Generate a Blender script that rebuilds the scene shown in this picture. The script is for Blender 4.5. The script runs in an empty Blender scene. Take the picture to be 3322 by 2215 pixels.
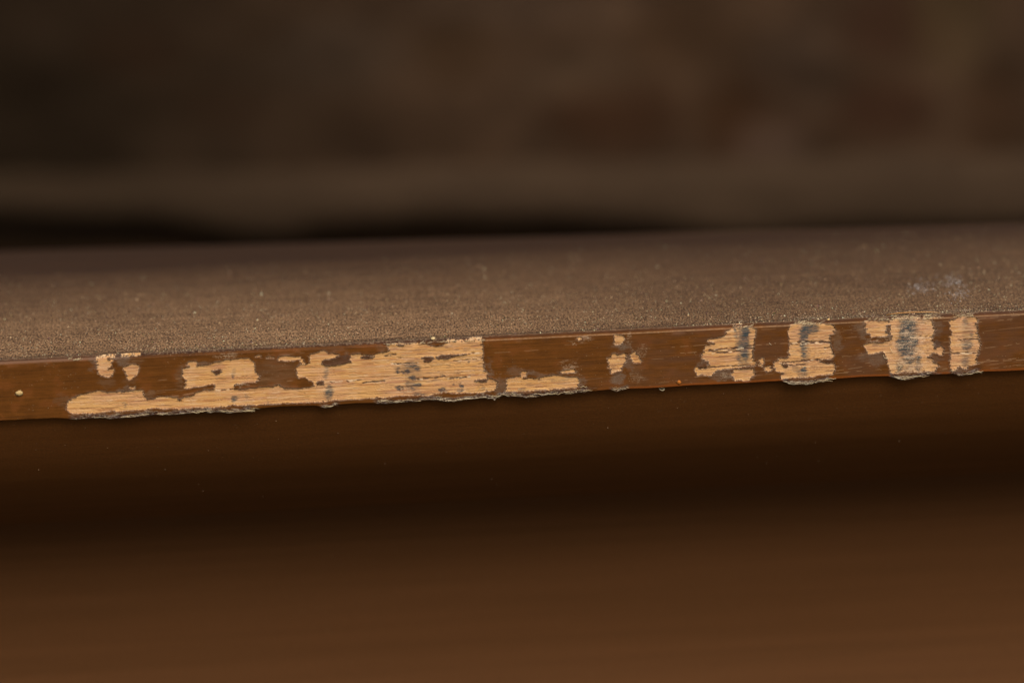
import bpy, math, random
import numpy as np
from collections import deque

R = math.radians
MM = 0.001
scene = bpy.context.scene
col = scene.collection
rng = np.random.default_rng(7)
random.seed(7)

# ------------------------------------------------------------------ camera
PITCH, YAW, ROLL, DIST, AIM = R(14), R(3), R(2.07), 0.496, np.array((0, 0, -0.0004))
fwd = np.array((math.sin(YAW) * math.cos(PITCH), math.cos(YAW) * math.cos(PITCH), -math.sin(PITCH)))
r0 = np.cross(fwd, (0, 0, 1)); r0 /= np.linalg.norm(r0); u0 = np.cross(r0, fwd)
right = math.cos(ROLL) * r0 - math.sin(ROLL) * u0
up = math.sin(ROLL) * r0 + math.cos(ROLL) * u0
cam_pos = AIM - DIST * fwd
cam = bpy.data.cameras.new('camera'); cam.lens = 85; cam.sensor_width = 36
cam.clip_start = 0.01; cam.clip_end = 50
cam.dof.use_dof = True; cam.dof.focus_distance = 0.5015; cam.dof.aperture_fstop = 7.4
cam_ob = bpy.data.objects.new('camera', cam); col.objects.link(cam_ob)
from mathutils import Matrix
m = Matrix.Identity(4)
for i in range(3):
    m[i][0], m[i][1], m[i][2], m[i][3] = right[i], up[i], -fwd[i], cam_pos[i]
cam_ob.matrix_world = m
scene.camera = cam_ob

# ------------------------------------------------------------------ world + sun
SUN_EL, SUN_AZ = R(47), R(166)
w = bpy.data.worlds.new("World"); scene.world = w; w.use_nodes = True
nt = w.node_tree
sky = nt.nodes.new('ShaderNodeTexSky'); sky.sky_type = 'NISHITA'; sky.sun_disc = False
sky.sun_elevation = SUN_EL; sky.sun_rotation = SUN_AZ; sky.dust_density = 4.0; sky.air_density = 1.2
bg = nt.nodes['Background']; nt.links.new(sky.outputs[0], bg.inputs[0]); bg.inputs[1].default_value = 0.074
sun = bpy.data.lights.new('sun', 'SUN'); sun.energy = 1.5; sun.angle = R(34); sun.color = (1.0, 0.9, 0.76)
sun_ob = bpy.data.objects.new('sun', sun); col.objects.link(sun_ob)
sd = np.array((math.sin(SUN_AZ) * math.cos(SUN_EL), math.cos(SUN_AZ) * math.cos(SUN_EL), math.sin(SUN_EL)))
from mathutils import Vector
sun_ob.rotation_euler = Vector(sd).to_track_quat('Z', 'Y').to_euler()
scene.view_settings.view_transform = 'Standard'; scene.view_settings.look = 'None'
scene.view_settings.exposure = 0.77; scene.view_settings.gamma = 1.0

# ------------------------------------------------------------------ helpers
FPX = 3322 * 85 / 36                     # full photo pixels per radian, used to lay out traced wear on the edge
def proj(P):
    Q = np.asarray(P, float) - cam_pos; d = Q @ fwd
    return 1661 + FPX * (Q @ right) / d, 1107.5 - FPX * (Q @ up) / d

def lin(c):
    c = np.asarray(c, float) / 255.0
    return np.where(c <= 0.04045, c / 12.92, ((c + 0.055) / 1.055) ** 2.4)

_tabs = {}
def vnoise(x, y, seed):
    if seed not in _tabs:
        _tabs[seed] = np.random.default_rng(1000 + seed).random((256, 256)).astype(np.float32)
    t = _tabs[seed]
    xi = np.floor(x).astype(int); yi = np.floor(y).astype(int)
    fx = x - xi; fy = y - yi
    fx = fx * fx * (3 - 2 * fx); fy = fy * fy * (3 - 2 * fy)
    a = t[xi & 255, yi & 255]; b = t[(xi + 1) & 255, yi & 255]
    c = t[xi & 255, (yi + 1) & 255]; d = t[(xi + 1) & 255, (yi + 1) & 255]
    return (a * (1 - fx) + b * fx) * (1 - fy) + (c * (1 - fx) + d * fx) * fy
def fbm(x, y, seed, octv=3):
    s = 0; a = 1; n = 0
    for k in range(octv):
        s = s + a * vnoise(x * 2 ** k, y * 2 ** k, seed + k); n += a; a *= 0.55
    return s / n
def sstep(a, b, x):
    t = np.clip((x - a) / (b - a), 0, 1); return t * t * (3 - 2 * t)
def mix(c, t, k):
    k = k[..., None]; return c * (1 - k) + np.asarray(t) * k

def inside(poly, X, Y):
    poly = np.asarray(poly, float)
    out = np.zeros(X.shape, bool)
    x0, y0 = poly.min(0); x1, y1 = poly.max(0)
    idx = np.nonzero((X >= x0) & (X <= x1) & (Y >= y0) & (Y <= y1))
    px, py = X[idx], Y[idx]; r = np.zeros(px.shape, bool)
    n = len(poly)
    for i in range(n):
        ax, ay = poly[i]; bx, by = poly[(i + 1) % n]
        if ay == by: continue
        c = ((ay > py) != (by > py)) & (px < (bx - ax) * (py - ay) / (by - ay) + ax)
        r ^= c
    out[idx] = r
    return out

def mesh_obj(name, V, Fc, mat, parent=None, tint=None, smooth=False, label=None, kind=None):
    me = bpy.data.meshes.new(name)
    V = np.asarray(V, np.float32)
    if isinstance(Fc, np.ndarray):
        n = len(Fc); k = Fc.shape[1]
        me.vertices.add(len(V)); me.vertices.foreach_set('co', V.ravel())
        me.loops.add(n * k); me.loops.foreach_set('vertex_index', Fc.astype(np.int32).ravel())
        me.polygons.add(n); me.polygons.foreach_set('loop_start', np.arange(0, n * k, k, dtype=np.int32))
        me.update(calc_edges=True); me.validate()
    else:
        me.from_pydata(V.tolist(), [], Fc); me.update()
    if smooth: me.polygons.foreach_set('use_smooth', np.ones(len(me.polygons), bool))
    if tint is not None:
        a = me.color_attributes.new('tint', 'FLOAT_COLOR', 'POINT')
        c4 = np.ones((len(V), 4), np.float32); c4[:, :3] = tint
        a.data.foreach_set('color', c4.ravel())
    if mat: me.materials.append(mat)
    o = bpy.data.objects.new(name, me); col.objects.link(o)
    if parent is not None: o.parent = parent
    if label: o['label'] = label
    if kind: o['kind'] = kind
    return o

class NT:
    def __init__(s, name):
        s.m = bpy.data.materials.new(name); s.m.use_nodes = True
        s.t = s.m.node_tree; s.b = s.t.nodes['Principled BSDF']
    def n(s, t, **k):
        x = s.t.nodes.new(t)
        for a, v in k.items():
            if a.startswith('i_'):
                x.inputs[a[2:].replace('_', ' ')].default_value = v
            else: setattr(x, a, v)
        return x
    def l(s, a, b): s.t.links.new(a, b)
    def coords(s, scale):
        g = s.n('ShaderNodeNewGeometry'); mp = s.n('ShaderNodeMapping'); mp.inputs['Scale'].default_value = scale
        tc = s.n('ShaderNodeTexCoord'); s.l(tc.outputs['Object'], mp.inputs[0]); return mp.outputs[0]
    def noise(s, scale, detail=3, rough=0.55):
        x = s.n('ShaderNodeTexNoise'); x.inputs['Scale'].default_value = 1; x.inputs['Detail'].default_value = detail
        x.inputs['Roughness'].default_value = rough
        s.l(s.coords(scale), x.inputs['Vector']); return x.outputs[0]
    def ramp(s, f, stops):
        x = s.n('ShaderNodeValToRGB'); e = x.color_ramp.elements
        while len(e) < len(stops): e.new(0.5)
        for q, (p, c) in zip(e, stops):
            q.position = p; q.color = (*c, 1) if len(c) == 3 else c
        s.l(f, x.inputs[0]); return x.outputs[0]
    def mixc(s, f, a, b):
        x = s.n('ShaderNodeMix', data_type='RGBA')
        for src, i in ((f, 0), (a, 6), (b, 7)):
            if hasattr(src, 'links'): s.l(src, x.inputs[i])
            else: x.inputs[i].default_value = src if i == 0 else (*src, 1)
        return x.outputs[2]
    def math(s, op, a, b=0.0):
        x = s.n('ShaderNodeMath', operation=op)
        for src, i in ((a, 0), (b, 1)):
            if hasattr(src, 'links'): s.l(src, x.inputs[i])
            else: x.inputs[i].default_value = src
        return x.outputs[0]
    def maprange(s, v, a, b, c=0, d=1):
        x = s.n('ShaderNodeMapRange')
        for i, q in enumerate((a, b, c, d)): x.inputs[i + 1].default_value = q
        s.l(v, x.inputs[0]); return x.outputs[0]
    def bump(s, h, dist, strength=1.0):
        x = s.n('ShaderNodeBump'); x.inputs['Strength'].default_value = strength; x.inputs['Distance'].default_value = dist
        s.l(h, x.inputs['Height']); s.l(x.outputs[0], s.b.inputs['Normal'])
    def pos(s):
        tc = s.n('ShaderNodeTexCoord'); x = s.n('ShaderNodeSeparateXYZ'); s.l(tc.outputs['Object'], x.inputs[0]); return x.outputs

ALB = 0.85
def L(r, g, b): return tuple(lin((r, g, b)) * ALB)

# ------------------------------------------------------------------ materials
def tinted(name, rough, bump_scale, bump_d, spec=0.5, coat=0.0):
    k = NT(name)
    a = k.n('ShaderNodeAttribute', attribute_name='tint')
    k.l(a.outputs['Color'], k.b.inputs['Base Color'])
    k.b.inputs['Roughness'].default_value = rough
    k.b.inputs['Specular IOR Level'].default_value = spec
    k.b.inputs['Coat Weight'].default_value = coat; k.b.inputs['Coat Roughness'].default_value = 0.25
    k.bump(k.noise(bump_scale, 3), bump_d)
    return k.m
M_film = tinted('brown_varnish', 0.45, (250, 2500, 2500), 0.00004, 0.15)
M_bare = tinted('bare_wood', 0.8, (220, 3500, 3500), 0.00007, 0.2)
M_fibre = tinted('pale_fibre', 0.8, (3000, 3000, 3000), 0.00001, 0.2)

# dusty top
k = NT('dusty_brown_top')
X, Y, Z = k.pos()[:3]
grain = k.noise((18, 260, 260), 4)
base = k.ramp(grain, [(0.3, L(56, 37, 22)), (0.7, L(70, 47, 28))])
fine = k.noise((2900, 1050, 2000), 2, 0.6)
mid = k.noise((420, 160, 400), 3, 0.6)
big = k.noise((11, 9, 9), 2)
dust_and_sheen = k.math('MULTIPLY', k.maprange(Y, 0.0018, 0.005, 0.15, 1.0), k.maprange(Y, 0.014, 0.092, 1.0, 0.0))
dust_and_sheen = k.math('MULTIPLY', dust_and_sheen, k.math('MULTIPLY', k.maprange(X, -0.005, 0.05, 1.12, 0.70), k.maprange(X, -0.1, -0.01, 0.88, 1.0)))  # centre sheen put into the dust amount, weaker towards both ends
dust_and_sheen = k.math('MULTIPLY', dust_and_sheen, k.math('MULTIPLY', k.maprange(big, 0.3, 0.7, 0.78, 1.12), k.maprange(k.noise((130, 75, 100), 3), 0.3, 0.7, 0.86, 1.1)))
d = k.math('ADD', k.math('ADD', k.maprange(fine, 0.38, 0.66, -0.02, 0.95), k.maprange(k.noise((45, 1300, 900), 3), 0.3, 0.7, -0.14, 0.14)), k.maprange(mid, 0.35, 0.7, -0.03, 0.12))
d = k.math('MULTIPLY', d, dust_and_sheen)
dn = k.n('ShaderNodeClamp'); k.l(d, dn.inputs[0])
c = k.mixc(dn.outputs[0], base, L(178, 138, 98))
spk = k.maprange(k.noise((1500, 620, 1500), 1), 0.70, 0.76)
c = k.mixc(k.math('MULTIPLY', spk, k.math('MULTIPLY', dust_and_sheen, 0.7)), c, L(214, 190, 150))  # pale dust specks, with glints put into their colour
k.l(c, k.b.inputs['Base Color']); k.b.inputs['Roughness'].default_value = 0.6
k.b.inputs['Specular IOR Level'].default_value = 0.2
k.bump(fine, 0.00012)
M_top = k.m

# dark stained wood of moulding and panel
def stained(name, a, b, rough):
    k = NT(name)
    g = k.noise((9, 300, 300), 5, 0.6)
    c = k.ramp(g, [(0.3, L(*a)), (0.7, L(*b))])
    s = k.maprange(k.noise((900, 900, 900), 1), 0.74, 0.8)
    c = k.mixc(k.math('MULTIPLY', s, 0.25), c, L(150, 120, 90))
    pk = k.maprange(k.noise((2600, 2600, 2600), 2), 0.35, 0.65, 0.0, 0.35)
    c = k.mixc(pk, c, L(76, 48, 25))
    k.l(c, k.b.inputs['Base Color']); k.b.inputs['Roughness'].default_value = rough
    k.b.inputs['Specular IOR Level'].default_value = 0.25
    k.bump(k.noise((300, 2200, 2200), 3), 0.00004)
    return k.m
M_mould = stained('dark_stained_wood', (104, 62, 24), (116, 71, 31), 0.55)
M_panel = stained('brown_panel_wood', (98, 63, 33), (108, 70, 39), 0.55)

def wallmat(name, rough=0.9):
    k = NT(name)
    a = k.n('ShaderNodeAttribute', attribute_name='tint')
    n = k.noise((90, 90, 90), 4)
    c = k.mixc(k.maprange(n, 0.3, 0.7, 0, 0.35), a.outputs['Color'], L(40, 28, 20))
    k.l(c, k.b.inputs['Base Color']); k.b.inputs['Roughness'].default_value = rough
    k.b.inputs['Specular IOR Level'].default_value = 0.05
    k.bump(k.noise((160, 160, 160), 4), 0.002)
    return k.m
M_wall = wallmat('rough_brown_wall')

# ------------------------------------------------------------------ things
def thing(name, label, cat, loc=(0, 0, 0)):
    o = bpy.data.objects.new(name, None); col.objects.link(o); o.location = loc
    o.empty_display_size = 0.02
    o['label'] = label; o['category'] = cat; return o

counter = thing('wooden_counter', 'brown varnished wooden counter with a dusty top and a chipped, worn front edge', 'counter')

def sweep(name, prof, mat, parent, x0=-0.30, x1=0.30, nx=2, smooth=False):
    xs = np.linspace(x0, x1, nx); n = len(prof)
    V = np.array([(x, y * MM, z * MM) for x in xs for (y, z) in prof])
    Fq = [(i * n + j, i * n + (j + 1) % n, (i + 1) * n + (j + 1) % n, (i + 1) * n + j) for i in range(nx - 1) for j in range(n)]
    Fq += [tuple(range(n))[::-1], tuple((nx - 1) * n + j for j in range(n))]
    o = mesh_obj(name, V, [tuple(f) for f in Fq], mat, parent)
    import bmesh
    bm = bmesh.new(); bm.from_mesh(o.data); bmesh.ops.recalc_face_normals(bm, faces=bm.faces); bm.to_mesh(o.data); bm.free()
    if smooth:
        o.data.polygons.foreach_set('use_smooth', [len(p.vertices) == 4 for p in o.data.polygons]); o.data.set_sharp_from_angle(angle=R(45))
    return o

crown = [(yy, 0.55 - 0.0012 * max(0, yy - 60) ** 2) for yy in (60, 70, 80, 90, 100, 110, 120, 130, 140, 150, 160, 170, 180, 190, 200, 210, 220)]
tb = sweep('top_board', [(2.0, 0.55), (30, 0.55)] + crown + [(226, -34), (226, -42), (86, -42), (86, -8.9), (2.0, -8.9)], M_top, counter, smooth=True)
for v in tb.data.vertices:                       # the back edge is not quite parallel to the front
    if v.co.y > 0.061: v.co.y -= 0.10 * v.co.x * min(1.0, (v.co.y - 0.06) / 0.08)
cove = [(1.3, -9.0), (1.8, -11.8), (4.0, -16.2), (7.2, -21), (11, -26), (15.8, -30.8), (21.6, -35.7), (28, -40.5), (34.6, -45), (34.6, -9.0)]
sweep('cove_moulding', cove, M_mould, counter, smooth=True)
sweep('front_panel', [(34.6, -45), (40.4, -49.1), (45.4, -53.6), (49.4, -58.8), (52.6, -65), (55.1, -72.4), (57, -80.4), (59, -88), (60.2, -97), (60.8, -108), (61, -125), (61, -260), (84, -260), (84, -9), (34.8, -9.0)], M_panel, counter, smooth=True)

# ------------------------------------------------------------------ worn edge: traced wear
S = 420 / 2352
ORG = {1: (180, 1120), 2: (560, 1100), 3: (920, 1080), 4: (1240, 1070), 5: (1620, 1060), 6: (1940, 1050), 7: (2240, 1020), 8: (2480, 1010), 9: (2780, 990)}
def P(kk, pts): return [(ORG[kk][0] + x * S, ORG[kk][1] + y * S) for x, y in pts]

BARE = [
 # long lower patch
 P(1, [(205,1120),(220,1010),(330,945),(500,890),(700,850),(800,820),(900,835),(930,860),(1020,850),(1100,840),(1170,830),(1200,855),(1280,840),(1450,820),(1580,815),(1610,860),(1620,950),(1680,980),(1790,975),(1840,940),(1940,925),(2060,925),(2110,945),(2220,950),(2240,1010),(2280,1010),(2290,950)])
 + P(2, [(340,1030),(420,975),(520,940),(640,915),(740,925),(800,900),(1100,900),(1130,915),(1440,890),(1620,875),(1760,870),(1830,875),(1870,835),(1960,835),(2000,885),(2100,895)])
 + P(3, [(210,1010),(340,1005),(480,985),(640,955),(760,930),(850,905),(1400,860),(2200,835)])
 + P(4, [(508,880),(1000,840),(1500,840),(1900,860),(1950,880),(2050,905),(2095,960),(2080,1040),(2040,1090),(1950,1110),(1850,1140),(1700,1150),(1500,1140),(1300,1150),(1180,1140),(1000,1155),(850,1190),(700,1195),(560,1195),(300,1200),(100,1220),(0,1235)])
 + P(3, [(1750,1170),(1550,1190),(1300,1215),(1100,1220),(950,1215),(760,1250),(550,1255),(350,1265),(100,1275)])
 + P(2, [(2000,1165),(1750,1180),(1500,1195),(1300,1190),(1100,1205),(850,1230),(600,1240),(350,1245),(250,1265),(150,1270),(0,1275)])
 + P(1, [(2100,1155),(1950,1160),(1850,1140),(1700,1165),(1500,1180),(1300,1185),(1200,1200),(1000,1195),(880,1215),(700,1240),(500,1235),(300,1245),(260,1225),(210,1160)]),
 P(1, [(740,215),(790,185),(900,150),(1060,130),(1085,180),(1070,260),(1030,300),(1020,370),(960,430),(1075,440),(1055,520),(1000,570),(920,585),(840,555),(790,520),(775,455),(745,420),(755,330),(690,320),(750,290)]),
 P(1, [(1170,150),(1300,125),(1520,120),(1535,170),(1480,190),(1370,190),(1180,215)]),
 P(1, [(1215,400),(1300,375),(1380,335),(1500,345),(1515,400),(1490,500),(1440,560),(1390,610),(1340,620),(1300,590),(1290,500),(1270,460),(1225,430)]),
 P(1, [(1340,760),(1460,740),(1450,780),(1380,805),(1345,790)]),
 P(2, [(180,545),(230,525),(350,500),(420,490),(640,470),(720,440),(800,420),(960,385),(1100,365),(1280,350),(1390,350),(1400,375),(1470,405),(1480,440),(1490,530),(1530,630),(1580,650),(1560,750),(1500,790),(1400,795),(1250,805),(1120,825),(1110,910),(1100,940),(800,940),(760,900),(770,830),(780,815),(640,830),(400,870),(230,905),(215,880),(235,830),(245,710),(170,690),(200,620)]),
 P(2, [(230,460),(310,410),(430,405),(430,500),(350,505),(260,475)]),
 P(2, [(1480,325),(1560,280),(1600,300),(1630,340),(1560,325)]),
 P(2, [(1700,340),(1770,315),(1850,325),(1840,350),(1750,345)]),
 P(3, [(-126,492),(-96,437),(74,402),(100,430),(330,430),(330,490),(370,530),(395,560),(310,570),(300,510),(270,490),(100,515),(0,500)]),
 # main middle patch
 P(3, [(240,610),(310,580),(450,570),(480,540),(470,450),(470,410),(510,375),(580,375),(650,325),(730,315),(780,345),(800,375),(930,360),(1000,400),(1210,400),(1230,380),(1400,375),(1400,400),(1640,410),(1700,370),(1920,330),(1870,225),(1920,240),(2000,200)])
 + P(4, [(200,240),(350,235),(430,250),(600,220),(640,235),(740,240),(770,260),(900,285),(990,300),(1100,280),(1200,235),(1130,215),(1170,200),(1180,170),(1320,170),(1430,185),(1520,160),(1650,125),(1810,120),(1820,300),(1840,420),(1830,560),(1870,740),(1930,780),(1900,870),(1500,900),(600,920)])
 + P(3, [(1500,930),(850,935),(760,930),(640,960),(550,960),(550,885),(450,860),(400,800),(340,805),(290,820),(240,740)]),
 P(5, [(130,940),(250,915),(380,900),(390,830),(420,805),(490,810),(490,860),(520,900),(400,920),(420,950),(560,945),(700,940),(750,910),(880,900),(1000,875),(1060,890),(1250,910),(1300,905),(1430,920),(1450,980),(1445,1080),(1435,1110),(1200,1115),(1000,1130),(850,1150),(500,1165),(330,1170),(110,1185),(140,1080)]),
 P(5, [(1095,835),(1140,795),(1370,765),(1385,830),(1260,840),(1110,855)]),
 P(5, [(1410,205),(1490,180),(1500,220),(1440,250),(1415,235)]),
 P(6, [(300,200),(460,205),(490,260),(470,310),(435,370),(380,390),(300,380),(285,290)]),
 P(6, [(180,660),(190,620),(250,605),(260,560),(290,530),(380,570),(440,545),(520,545),(520,600),(510,680),(480,740),(450,790),(420,860),(340,870),(290,885),(265,910),(225,900),(220,850),(240,820),(180,785),(215,760),(190,710)]),
 P(6, [(595,520),(680,515),(690,550),(745,590),(750,620),(800,680),(790,715),(760,725),(690,720),(650,690),(620,680),(600,600)]),
 P(7, [(270,455),(340,450),(420,445),(500,430),(570,405),(630,380),(660,300),(730,260),(800,235),(870,210),(1000,205),(1140,220),(1200,260),(1210,280),(1180,350),(1160,450),(1155,590),(1160,610),(1130,660),(1130,840),(1190,890),(1200,935),(1100,940),(900,965),(800,985),(600,1000),(500,1010),(400,1080),(390,1110),(330,1115),(210,1090),(120,1105),(90,1050),(80,960),(110,950),(160,970),(330,950),(350,870),(380,850),(300,850),(210,800),(160,755),(240,710),(180,705),(260,690),(270,650),(245,615),(300,560),(400,530),(460,545),(440,520),(340,500),(290,490)]),
 P(7, [(750,180),(960,155),(970,175),(860,190),(770,195)]),
 P(7, [(780,1010),(870,990),(1000,985),(1140,985),(1165,1080),(1150,1120),(1090,1160),(1080,1200),(990,1215),(900,1190),(850,1210),(800,1190),(790,1130),(735,1090),(740,1060),(790,1030)]),
 P(7, [(1240,870),(1250,820),(1300,780),(1340,830),(1335,900),(1290,955),(1250,930)]),
 P(7, [(1350,970),(1400,930),(1450,920),(1470,960),(1470,1010),(1400,1050),(1350,1020)]),
 P(8, [(480,250),(520,225),(650,205),(800,200),(950,210),(1100,225),(1230,235),(1270,280),(1280,330),(1260,400),(1200,420),(1200,560),(1200,640),(1210,700),(1260,740),(1270,800),(1240,860),(1080,880),(1000,910),(1060,930),(1120,950),(1260,945),(1300,1030),(1290,1090),(1230,1140),(1000,1160),(900,1190),(650,1200),(450,1220),(290,1220),(310,1150),(380,1105),(210,1095),(190,1020),(160,1000),(170,930),(250,900),(250,860),(290,830),(340,855),(440,840),(455,780),(430,740),(440,660),(450,600),(450,500),(430,470),(450,420),(435,310)]),
 P(9, [(90,300),(200,275),(350,285),(560,290),(620,340),(560,370),(520,380),(560,400),(510,470),(560,520),(620,540),(460,560),(260,575),(240,520),(180,510),(160,440),(165,370),(190,330),(100,320)]),
 P(9, [(115,730),(200,690),(340,675),(470,690),(560,650),(600,640),(640,560),(610,500),(620,380),(600,280),(680,240),(850,200),(1100,210),(1510,210),(1530,235),(1350,260),(1390,380),(1420,430),(1410,520),(1380,530),(1390,640),(1420,760),(1430,800),(1500,750),(1560,740),(1580,810),(1560,890),(1500,905),(1450,870),(1400,860),(1330,920),(1260,935),(1370,970),(1390,1040),(1500,1060),(1490,1110),(1440,1160),(1440,1195),(1200,1215),(850,1215),(700,1240),(630,1235),(600,1150),(550,1060),(580,980),(540,930),(500,870),(460,845),(260,890),(200,880),(160,790)]),
 P(9, [(1690,290),(1800,230),(1900,190),(2050,200),(2190,235),(2190,290),(2150,340),(2200,390),(2180,430),(2190,520),(2210,600),(2230,660),(2250,750),(2220,830),(2200,900),(2180,960),(2170,1040),(2230,1060),(2100,1090),(2040,1100),(2030,1140),(1960,1170),(1910,1120),(1860,1120),(1810,1150),(1780,1190),(1740,1185),(1700,1120),(1680,1020),(1720,970),(1700,840),(1690,740),(1700,640),(1690,570),(1740,520),(1690,420),(1710,350),(1680,310)]),
]
KEPT = [   # islands of varnish left inside the bare patches
 P(1, [(955,215),(1010,215),(1005,275),(965,270)]),
 P(2, [(700,570),(800,560),(910,555),(870,600),(790,650),(750,640)]),
 P(3, [(710,490),(850,470),(940,450),(1000,400),(1215,400),(1205,450),(1215,540),(1000,585),(730,605),(710,560)]),
 P(3, [(1400,430),(1470,420),(1640,430),(1640,455),(1480,475),(1400,455)]),
 P(3, [(605,870),(700,855),(735,930),(640,950),(610,940)]),
 P(4, [(700,490),(940,485),(900,530),(890,580),(780,580),(740,540)]),
 P(4, [(960,490),(1100,450),(1250,450),(1500,430),(1590,435),(1500,460),(1330,490),(1200,520),(1000,545)]),
 P(4, [(260,275),(330,262),(400,270),(380,295),(300,300)]),
 P(4, [(1660,915),(1940,885),(1900,930),(1720,940)]),
 P(8, [(290,955),(380,940),(440,960),(425,1020),(380,1010)]),
 P(8, [(1070,895),(1240,870),(1255,940),(1120,940)]),
 P(9, [(1395,645),(1500,630),(1540,690),(1490,740),(1440,780),(1410,740)]),
 P(9, [(520,375),(620,340),(625,380),(560,400)]),
]
# soft blue-grey stains: crop, cx, cy, rx, ry, strength
STAIN = [(1,1255,1080,32,60,.35),(2,1100,690,26,42,.55),(2,1110,600,40,60,.25),(2,1120,1090,62,60,.65),(2,1350,1060,30,50,.3),(2,1720,1150,30,25,.5),
 (3,770,720,45,130,.45),(3,830,1110,85,125,.6),(3,860,980,70,30,.4),
 (4,290,730,34,60,.7),(4,370,775,115,20,.85),(4,530,665,135,24,.75),(4,640,715,65,42,.65),(4,460,755,32,28,.85),(4,400,700,200,90,.25),(4,550,880,62,50,.7),(4,310,1060,52,46,.75),(4,390,1060,22,36,.65),(4,640,1005,95,32,.85),(4,570,1070,44,44,.75),(4,670,1175,110,30,.85),(4,480,1000,60,60,.4),(4,1080,1100,75,50,.9),(4,1170,1120,26,36,.6),(4,1440,1010,32,50,.75),(4,1420,1090,52,30,.65),(4,1300,1000,26,22,.5),(4,1090,810,44,22,.5),(4,1600,580,22,22,.5),(4,1230,650,32,16,.45),(4,1830,1060,30,30,.4),(4,1760,1050,14,110,.25),
 (5,420,1140,75,42,.55),(5,1110,1000,160,55,.15),
 (7,960,480,130,180,.4),(7,1000,470,62,160,.75),(7,1045,320,40,85,.85),(7,820,320,28,75,.6),(7,960,580,140,50,.65),(7,1000,740,75,62,.8),(7,870,790,34,34,.6),(7,890,880,42,55,.38),(7,1020,850,22,36,.4),
 (3,840,1080,70,150,.3),(4,560,860,160,330,.25),(7,985,520,105,330,.45),(8,740,520,85,330,.4),(9,930,600,180,430,.55),(9,2000,700,90,420,.25),(8,840,315,150,72,.9),(8,720,430,72,135,.85),(8,725,680,42,85,.6),(8,720,800,42,42,.75),(8,715,1055,58,28,.75),(8,700,1110,95,55,.42),(8,570,1060,62,42,.3),
 (9,930,320,115,85,.9),(9,870,430,105,62,.8),(9,980,420,75,62,.8),(9,900,500,125,62,.65),(9,910,700,175,125,.95),(9,1020,690,95,62,.95),(9,920,830,125,62,.9),(9,950,1000,85,52,.85),(9,1110,950,62,28,.85),(9,1120,1080,62,125,.6),(9,770,1140,62,82,.55),(9,1970,300,44,44,.42),(9,2010,750,100,60,.5),(9,1970,1020,80,70,.36),(9,2080,520,32,28,.55)]
# broken crevice lines along the grain: crop, points, half width
CREV = [(2,[(790,935),(1130,915)],12),(3,[(850,900),(1060,885)],14),(3,[(1160,880),(1390,858)],16),(3,[(1440,920),(1560,905),(1830,875)],12),(3,[(1950,568),(2290,560)],10),
 (4,[(40,480),(250,450)],12),(4,[(270,512),(400,510)],9),(4,[(190,625),(660,605)],9),(4,[(640,900),(950,870),(1150,855)],12),(4,[(1200,890),(1400,880),(1600,855)],14),(4,[(1300,572),(1450,550)],12),(4,[(1480,555),(1830,530)],7),(4,[(1590,435),(1820,420)],9),(4,[(770,250),(1040,250),(1200,240)],14),(4,[(910,300),(1080,280)],14),
 (7,[(350,665),(700,635),(1150,605)],22),(7,[(150,1000),(330,970),(620,945),(1200,935)],10),(7,[(400,710),(700,690),(900,670)],12),(7,[(900,985),(1130,965)],8),
 (8,[(450,605),(700,575),(1180,562)],26),(8,[(290,950),(500,930),(700,905),(900,890),(1080,880)],15),(8,[(450,990),(650,985),(740,975)],9),(8,[(1100,670),(1200,665)],14),
 (9,[(980,595),(1250,585),(1500,600)],16),(9,[(1260,942),(1580,932)],10),(9,[(1840,640),(2230,612)],12),(9,[(1720,885),(2200,872)],12),(9,[(700,1215),(1300,1210)],9),(9,[(880,870),(1150,860)],9)]
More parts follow.
